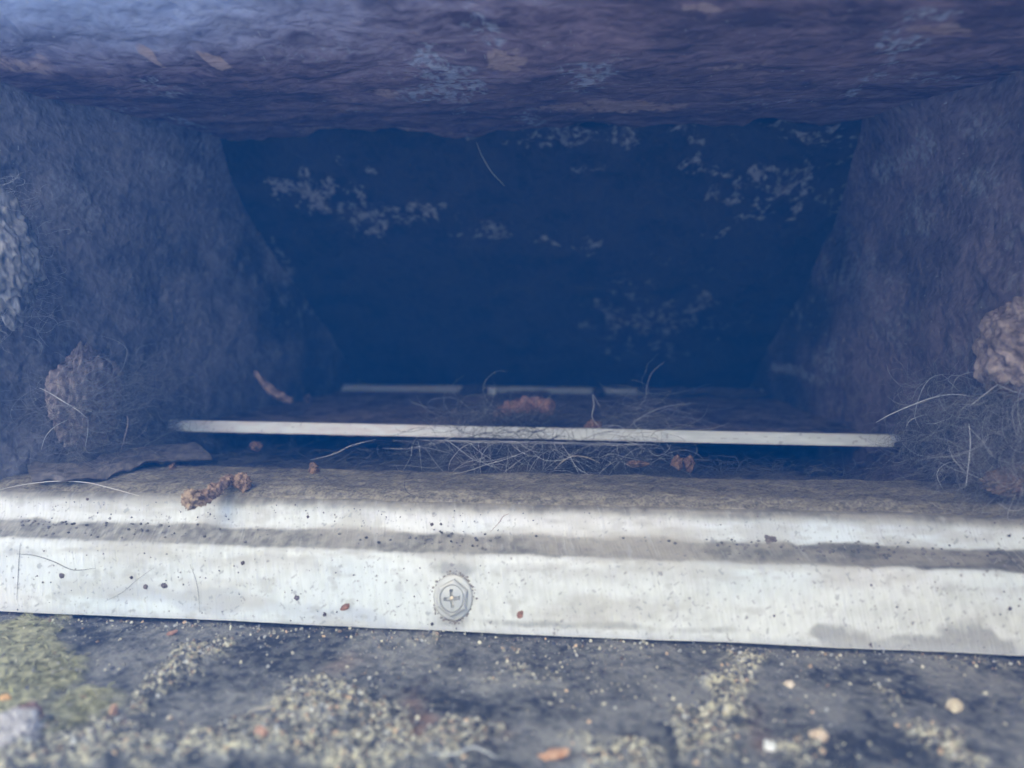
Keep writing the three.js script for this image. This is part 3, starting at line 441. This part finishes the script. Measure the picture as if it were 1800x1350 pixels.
for (const [label, p, r, a, b] of [
  ['orange brown flake on the ledge near the bottom centre', [-0.0044, -0.0039, -0.1206], [0.0022, 0.0006, 0.001], [0.42, 0.22, 0.12], [0.62, 0.4, 0.24]],
  ['round apricot pebble on the ledge below the pale thread', [-0.0561, -0.0038, -0.1213], [0.0012, 0.001, 0.0011], [0.55, 0.3, 0.18], [0.8, 0.55, 0.38]],
  ['cream pebble on the ledge at lower right of centre', [0.0414, -0.0038, -0.1302], [0.0014, 0.0009, 0.0012], [0.6, 0.45, 0.3], [0.85, 0.72, 0.55]],
  ['cream pebble on the ledge right of the lichen column', [0.0409, -0.004, -0.1484], [0.0009, 0.0006, 0.0008], [0.6, 0.48, 0.34], [0.85, 0.75, 0.6]],
  ['yellowish pebble on the ledge near the right edge', [0.0694, -0.0038, -0.1428], [0.0012, 0.0011, 0.0011], [0.55, 0.45, 0.3], [0.75, 0.66, 0.48]],
  ['red brown chip on the ledge at left, below the moss edge', [-0.0945, -0.004, -0.1296], [0.0011, 0.0006, 0.0008], [0.26, 0.14, 0.09], [0.42, 0.25, 0.17]],
  ['thin red chip on the ledge just under the strip at left', [-0.0933, -0.0042, -0.1587], [0.0013, 0.0004, 0.0006], [0.28, 0.15, 0.1], [0.45, 0.27, 0.19]],
  ['tan sliver standing on the ledge right of the red brown chip', [-0.086, -0.0037, -0.1257], [0.0006, 0.0013, 0.0006], [0.4, 0.25, 0.16], [0.6, 0.4, 0.28]],
  ['pale pink pebble on the ledge below the tan sliver', [-0.0811, -0.0038, -0.1206], [0.0012, 0.0008, 0.0009], [0.55, 0.4, 0.32], [0.8, 0.66, 0.55]],
  ['whitish pebble left of the pale pink one on the ledge', [-0.0817, -0.0038, -0.1178], [0.0011, 0.0008, 0.001], [0.55, 0.5, 0.4], [0.8, 0.75, 0.62]],
  ['dull brown pebble in the lower left corner of the ledge', [-0.0974, -0.002, -0.1185], [0.0024, 0.003, 0.0022], [0.16, 0.1, 0.08], [0.36, 0.24, 0.19]],
  ['pale grey pebble at the bottom left corner beside the dull brown one', [-0.0969, -0.0015, -0.1138], [0.005, 0.003, 0.004], [0.3, 0.28, 0.27], [0.58, 0.55, 0.53]],
  ['amber grain on the moss at the left edge of the ledge', [-0.1081, -0.0029, -0.1267], [0.0008, 0.0007, 0.0007], [0.6, 0.35, 0.12], [0.8, 0.5, 0.25]],
  ['white grain on the ledge right of the bottom centre, under the cream pebble', [0.032, -0.0039, -0.1264], [0.001, 0.0008, 0.0009], [0.6, 0.6, 0.55], [0.85, 0.83, 0.78]],
]) crumb(/flake|sliver|chip/.test(label) ? 'chip' : 'pebble', label, /flake|sliver|chip/.test(label) ? 'chip' : 'pebble', p, r[0], r[1], r[2], a, b, rr(-0.4, 0.4), 0.35);
for (const [label, p, s, a] of [
  ['red brown speck on the strip left of the screw', [-0.0545, 0.0009, -0.165], 0.0006, 0.9], ['red brown speck on the strip right of the screw', [-0.0141, 0.0006, -0.165], 0.0006, 0.6], ['round brown speck low on the left of the strip', [-0.0986, 0.004, -0.1658], 0.0006, 0], ['smaller round brown speck beside another on the left of the strip', [-0.1032, 0.0036, -0.1657], 0.0005, 0], ['dark grey speck in the upper left of the strip face', [-0.1245, 0.0054, -0.1661], 0.0006, 0], ['dark speck on the strip above the damp stain', [-0.0662, 0.0025, -0.1654], 0.00055, 0],
]) crumb('speck', label, 'speck', p, s, s * (a ? 1.8 : 1), s * 0.6, /red/.test(label) ? [0.2, 0.11, 0.07] : [0.1, 0.08, 0.075], /red/.test(label) ? [0.45, 0.22, 0.13] : [0.2, 0.16, 0.15], -a, 0.35);
crumb('grit_grain', 'cream grain of grit in the groove above the screw', 'grit', [[-0.0371, 0.0129, -0.1712]][0], 0.0007, 0.0007, 0.0006, [0.6, 0.52, 0.35], [0.85, 0.8, 0.6]);
crumb('dirt_clump', 'brownish dirt clump on the upper lip of the strip, right of centre', 'dirt', [0.0425, 0.0159, -0.1762], 0.0015, 0.0013, 0.0009, [0.12, 0.1, 0.09], [0.28, 0.24, 0.21]);
// ---------------------------------------------------------------- hair
function strand(o, box3, count, len, r, tone, floorY, flat = 0.5, under = false) {       // loosely curled strands inside a box
  const [[x0, x1], [y0, y1], [d0, d1]] = box3;
  for (let i = 0; i < count; i++) {
    const n = 7, L = rr(...len) / n, a0 = rnd() * 6.28, curl = rr(-0.55, 0.55), wob = rr(0.1, 0.5);
    let x = lerp(x0, x1, clamp(0.5 + gauss() * 0.33, 0, 1)), y = rr(y0, y1), d = rr(d0, d1), a = a0, e = rr(-0.5, 0.5) * flat; const pts = [];
    for (let k = 0; k <= n; k++) {
      pts.push([x, Math.max(under ? Math.min(y, 0.0732 - 0.1985 * d - under * (i % 7)) : y, floorY), -d]); a += curl + rr(-wob, wob); e += rr(-0.35, 0.35);
      x += Math.cos(a) * L; y += (Math.sin(a) * 0.7 * flat + e * 0.4) * L; d += Math.sin(a + 1) * L * 0.45;
    }
    const k = rr(...tone); o.add(smooth(pts, 12), rr(...r), [k, k * 0.95, k * 0.9]);
  }
}
function mat(x0, x1, d0, d1, height, base, vary) {            // the felted mass under the strands
  const g = sheet(160, 30, (s, v) => { const x = lerp(x0, x1, s), d = lerp(d0, d1, v); return [x, 0.013 + height(x, v) * (0.75 + 0.8 * fbm(x * 160, d * 260, 3)), -d]; });
  g.deleteAttribute('uv'); return tint(g, base, vary, 900);
}
function tuft(label, parts, under) { const f = new Fibres(); for (const p of parts) strand(f, ...p); return tag(add('hair_tuft', under ? mergeGeometries([f.geometry(), under]) : f.geometry(), fibreM), label, 'hair', null, 'stuff'); }
const fine = [0.000025, 0.00005], mid = [0.00004, 0.00008];
tuft('tangled grey hair heaped below the middle of the bright bar', [
  [[[-0.062, 0.03], [0.018, 0.0285], [0.2085, 0.228]], 5200, [0.004, 0.014], fine, [0.015, 0.14], 0.0135, 1.1, 0.0003], [[[-0.05, 0.02], [0.02, 0.031], [0.207, 0.23]], 520, [0.01, 0.026], [0.00004, 0.00008], [0.15, 0.75], 0.015, 1.3, 0.0001],
  [[[-0.055, 0.012], [0.026, 0.033], [0.2305, 0.2338]], 200, [0.007, 0.024], mid, [0.02, 0.09], 0.02, 1.0], [[[0.0, 0.035], [0.021, 0.034], [0.224, 0.234]], 90, [0.006, 0.02], mid, [0.12, 0.7], 0.02] ],
  mat(-0.085, 0.05, 0.206, 0.23, (x, v) => 0.012 * Math.exp(-(((x + 0.018) / 0.034) ** 2)) * Math.sin(Math.PI * clamp(v * 0.85 + 0.12, 0, 1)) + 0.002, [0.025, 0.018, 0.013], [0.16, 0.115, 0.085]));
tuft('thin wisps of hair curling up over the bar right of centre', [ [[[0.002, 0.036], [0.029, 0.0415], [0.237, 0.252]], 70, [0.008, 0.024], fine, [0.2, 0.7], 0.0275], [[[-0.002, 0.034], [0.0285, 0.034], [0.237, 0.25]], 500, [0.003, 0.01], fine, [0.06, 0.35], 0.0275], [[[-0.055, -0.002], [0.0285, 0.035], [0.238, 0.256]], 350, [0.004, 0.014], fine, [0.05, 0.3], 0.0275], [[[-0.055, -0.002], [0.029, 0.036], [0.238, 0.25]], 70, [0.006, 0.018], mid, [0.15, 0.6], 0.0275, 1.2], [[[-0.05, 0.03], [0.0285, 0.033], [0.237, 0.25]], 600, [0.004, 0.014], fine, [0.02, 0.12], 0.0275, 1.1] ]);
tuft('thin mat of dark fluff along the back edge of the dust', [ [[[-0.135, 0.115], [0.0165, 0.0235], [0.206, 0.222]], 4500, [0.003, 0.011], fine, [0.04, 0.22], 0.0135, 0.8, 0.0007], [[[-0.13, -0.05], [0.018, 0.025], [0.208, 0.23]], 300, [0.004, 0.014], fine, [0.05, 0.2], 0.0135], [[[0.02, 0.11], [0.018, 0.0245], [0.208, 0.226]], 300, [0.004, 0.014], fine, [0.06, 0.3], 0.0135] ]);
tuft('matted grey hair filling the lower right corner of the hollow', [ [[[0.083, 0.118], [0.022, 0.05], [0.176, 0.228]], 5200, [0.004, 0.014], fine, [0.08, 0.42], 0.0225, 1], [[[0.086, 0.114], [0.026, 0.052], [0.176, 0.22]], 130, [0.01, 0.024], [0.00004, 0.00008], [0.2, 0.7], 0.0225, 1], [[[0.09, 0.1], [0.025, 0.034], [0.222, 0.236]], 220, [0.004, 0.013], fine, [0.1, 0.4], 0.0225, 1] ]);
tuft('sparse grey hair clinging to the lower left wall', [ [[[-0.15, -0.122], [0.024, 0.05], [0.185, 0.232]], 1600, [0.005, 0.016], fine, [0.06, 0.32], 0.0235, 1], [[[-0.148, -0.124], [0.026, 0.056], [0.19, 0.23]], 60, [0.008, 0.02], mid, [0.12, 0.45], 0.0235, 1], [[[-0.139, -0.13], [0.025, 0.033], [0.228, 0.235]], 140, [0.003, 0.01], fine, [0.1, 0.4], 0.0235, 1] ]);
tuft('fuzzy grey fibres fringing the flake at the left edge', [ [[[-0.15, -0.134], [0.062, 0.1], [0.172, 0.19]], 420, [0.003, 0.01], fine, [0.12, 0.5], 0.03, 1] ]);
const pale = [0.66, 0.62, 0.57], grey = [0.48, 0.45, 0.42], straw = [0.62, 0.5, 0.34], dark = [0.035, 0.033, 0.03];
for (const [label, pts, r, c] of [
  ['long pale hair arching over the dust at the left edge of the strip', [[-0.1443, 0.0244, -0.1656], [-0.1425, 0.0244, -0.1764], [-0.1363, 0.0244, -0.1815], [-0.1275, 0.0244, -0.1812], [-0.1176, 0.0244, -0.1765], [-0.1063, 0.0244, -0.1703]], 0.00016, pale],
  ['stiff straight pale hair on the brown flake at left', [[-0.1432, 0.0478, -0.188], [-0.1405, 0.0462, -0.1885], [-0.1375, 0.0441, -0.189], [-0.1343, 0.0419, -0.1895], [-0.1321, 0.0397, -0.19]], 0.00016, pale],
  ['curved grey hair left of the brown flake, rising from the dust', [[-0.1426, 0.0317, -0.186], [-0.1416, 0.035, -0.1867], [-0.1393, 0.0376, -0.1873], [-0.1358, 0.0395, -0.188]], 0.00014, grey],
  ['long curled hair below the left end of the bright bar', [[-0.131, 0.0219, -0.208], [-0.133, 0.024, -0.213], [-0.1332, 0.0264, -0.218], [-0.1324, 0.0274, -0.223], [-0.1301, 0.0292, -0.228]], 0.00014, pale],
  ['tan blade lying at the left edge above the long pale hair', [[-0.1722, 0.0247, -0.1988], [-0.1663, 0.0247, -0.2], [-0.1578, 0.0247, -0.198], [-0.145, 0.0247, -0.1912]], 0.0003, straw],
  ['fine upright hair on the lower part of the brown flake', [[-0.1296, 0.0397, -0.187], [-0.1299, 0.0363, -0.187], [-0.1309, 0.0324, -0.187]], 0.00011, grey],
  ['flat tan hair right of the brown flake', [[-0.1269, 0.0296, -0.196], [-0.1255, 0.0339, -0.1963], [-0.1247, 0.0375, -0.1967], [-0.1251, 0.0393, -0.197]], 0.0002, [0.33, 0.26, 0.22]],
  ['short hair rising from the left end of the bright bar', [[-0.1369, 0.0365, -0.231], [-0.1358, 0.0331, -0.2313], [-0.1344, 0.0309, -0.2317], [-0.1331, 0.0294, -0.232]], 0.00014, grey],
  ['single pale hair hanging from the roof of the hollow', [[-0.0361, 0.1211, -0.255], [-0.0336, 0.1157, -0.25], [-0.0299, 0.11, -0.245], [-0.0254, 0.1051, -0.24]], 0.00012, pale],
  ['pale hair sweeping left from the heap to the gap', [[-0.0793, 0.0245, -0.212], [-0.0759, 0.0249, -0.2145], [-0.073, 0.0256, -0.217], [-0.0697, 0.0272, -0.2195], [-0.0626, 0.0289, -0.222]], 0.00014, pale],
  ['long pale hair crossing below the bar left of the heap', [[-0.0605, 0.0262, -0.222], [-0.0534, 0.0256, -0.2249], [-0.0452, 0.0272, -0.2278], [-0.0375, 0.0293, -0.2306], [-0.0299, 0.0309, -0.2335]], 0.00015, pale],
  ['bent pale hair at the left side of the heap', [[-0.0518, 0.0218, -0.21], [-0.0505, 0.0251, -0.2159], [-0.0514, 0.0269, -0.2218], [-0.0521, 0.0273, -0.2276], [-0.0523, 0.0276, -0.2335]], 0.00013, pale],
  ['long wavy pale hair trailing from the heap onto the dust', [[-0.0214, 0.0277, -0.228], [-0.0221, 0.0253, -0.2224], [-0.0234, 0.0218, -0.2168], [-0.0249, 0.0206, -0.2112], [-0.0274, 0.0213, -0.2056], [-0.0282, 0.021, -0.2]], 0.00014, pale],
  ['thick straw arching in the right of the heap', [[-0.0083, 0.0237, -0.21], [-0.0059, 0.0261, -0.2107], [-0.0028, 0.0273, -0.2115], [0.0007, 0.0268, -0.2122], [0.0044, 0.0251, -0.213]], 0.00026, straw],
  ['pale loop of hair standing over the bar above the reddish crumb', [[0.0046, 0.0375, -0.236], [0.0023, 0.0414, -0.2354], [0.0027, 0.0383, -0.2348], [0.0022, 0.0347, -0.2341], [0.0052, 0.0308, -0.2335]], 0.00012, pale],
  ['tall thin hair rising highest above the bar', [[0.0251, 0.0503, -0.25], [0.0211, 0.0468, -0.2487], [0.0196, 0.0426, -0.2475], [0.0191, 0.039, -0.2462], [0.0162, 0.0355, -0.245]], 0.0001, grey],
  ['long slanting hair above the bar right of the pale loop', [[0.0122, 0.0303, -0.236], [0.0181, 0.0341, -0.2407], [0.0246, 0.0363, -0.2453], [0.0341, 0.0372, -0.25]], 0.00016, grey],
  ['black hair curled on the dust below the heap', [[-0.0471, 0.0241, -0.2052], [-0.0469, 0.0241, -0.1962], [-0.0454, 0.0241, -0.1868], [-0.0424, 0.0241, -0.1795], [-0.0381, 0.0241, -0.1758]], 0.0001, dark],
  ['kinked pale hair hanging below the bar right of the straw', [[0.0045, 0.0229, -0.215], [0.004, 0.026, -0.2196], [0.0064, 0.0276, -0.2243], [0.0085, 0.0296, -0.2289], [0.0117, 0.0316, -0.2335]], 0.00013, pale],
  ['straight hair poking down from the right of the heap', [[-0.0037, 0.0265, -0.212], [-0.0024, 0.0245, -0.2095], [-0.0009, 0.0222, -0.207]], 0.00012, grey],
  ['thick pale hair arching out of the matted hair at right', [[0.0782, 0.0379, -0.213], [0.0799, 0.0403, -0.2098], [0.0839, 0.0434, -0.2066], [0.0883, 0.0462, -0.2034], [0.0916, 0.0475, -0.2002], [0.0951, 0.0474, -0.197]], 0.0002, pale],
  ['long upright pale hair in the matted hair at right', [[0.0891, 0.0425, -0.186], [0.0896, 0.0382, -0.1857], [0.0893, 0.0318, -0.1853], [0.089, 0.0278, -0.185]], 0.00016, pale],
  ['slanting hair left of the long upright one at right', [[0.0854, 0.0368, -0.187], [0.0865, 0.034, -0.1867], [0.0883, 0.0319, -0.1863], [0.0894, 0.0307, -0.186]], 0.00015, grey],
  ['hair slanting up to the knotted lump at right', [[0.09, 0.0463, -0.188], [0.0927, 0.0492, -0.1873], [0.0947, 0.0513, -0.1867], [0.0961, 0.0528, -0.186]], 0.00017, grey],
  ['hair running to the right edge below the knotted lump', [[0.0953, 0.0515, -0.186], [0.0974, 0.0505, -0.185], [0.1015, 0.0493, -0.184]], 0.00015, grey],
  ['short curved hair near the right end of the bright bar', [[0.086, 0.0366, -0.213], [0.0867, 0.0385, -0.2127], [0.088, 0.0395, -0.2123], [0.0901, 0.0404, -0.212]], 0.00013, pale],
  ['long grey hair slanting down in the matted hair at right', [[0.0893, 0.0415, -0.186], [0.0919, 0.0385, -0.185], [0.0943, 0.035, -0.184]], 0.00013, grey],
  ['hair lying at the right edge of the dust', [[0.09, 0.0243, -0.1787], [0.0961, 0.0243, -0.1868], [0.1032, 0.0243, -0.1956]], 0.00014, grey],
  ['pale curved thread on the ledge below the strip, left of the screw', [[-0.0606, -0.0033, -0.1257], [-0.0601, -0.0033, -0.128], [-0.057, -0.0033, -0.1295], [-0.0559, -0.0033, -0.1332], [-0.0556, -0.0033, -0.137]], 0.0003, [0.5, 0.45, 0.34]],
  ['pale thread on the ledge at the bottom centre', [[-0.0251, -0.0027, -0.1169], [-0.0208, -0.0027, -0.1172], [-0.0181, -0.0027, -0.1193], [-0.0162, -0.0027, -0.1185], [-0.0139, -0.0027, -0.1168]], 0.00024, [0.55, 0.56, 0.54]],
  ['thin dark hair running down the strip over the damp stain', [[-0.0925, 0.0091, -0.1668], [-0.0908, 0.0057, -0.166], [-0.0899, 0.0025, -0.1652], [-0.0893, -0.0016, -0.1642]], 0.00007, [0.15, 0.14, 0.14]],
  ['thin dark hair running down the left end of the strip', [[-0.1358, 0.0127, -0.1677], [-0.1357, 0.0081, -0.1666], [-0.1355, 0.0035, -0.1655], [-0.1353, -0.0004, -0.1645]], 0.00007, [0.15, 0.14, 0.14]],
  ['faint hair slanting across the strip above the damp stain', [[-0.113, 0, -0.1646], [-0.1089, 0.0022, -0.1652], [-0.1049, 0.0055, -0.1659], [-0.1013, 0.0081, -0.1666]], 0.00006, [0.2, 0.19, 0.18]],
  ['dark curved hair at the upper left of the strip face', [[-0.1365, 0.0101, -0.167], [-0.1318, 0.0099, -0.1669], [-0.1268, 0.0087, -0.1666], [-0.1216, 0.0069, -0.1662], [-0.1159, 0.0075, -0.1663]], 0.0001, [0.12, 0.11, 0.1]],
  ['red brown hair on the upper lip of the strip right of the screw', [[-0.0221, 0.0163, -0.1758], [-0.02, 0.0186, -0.1763], [-0.0191, 0.0199, -0.1767], [-0.0177, 0.0205, -0.1772]], 0.00009, [0.2, 0.11, 0.08]],
]) { const f = new Fibres(); f.add(smooth(pts, 30), r * 0.75, c, 6); const kind = /straw|blade/.test(label) ? 'straw' : /thread/.test(label) ? 'thread' : 'hair'; tag(add(kind === 'hair' ? 'hair_strand' : kind, f.geometry(), fibreM), label, kind); }

renderer.render(scene, camera);
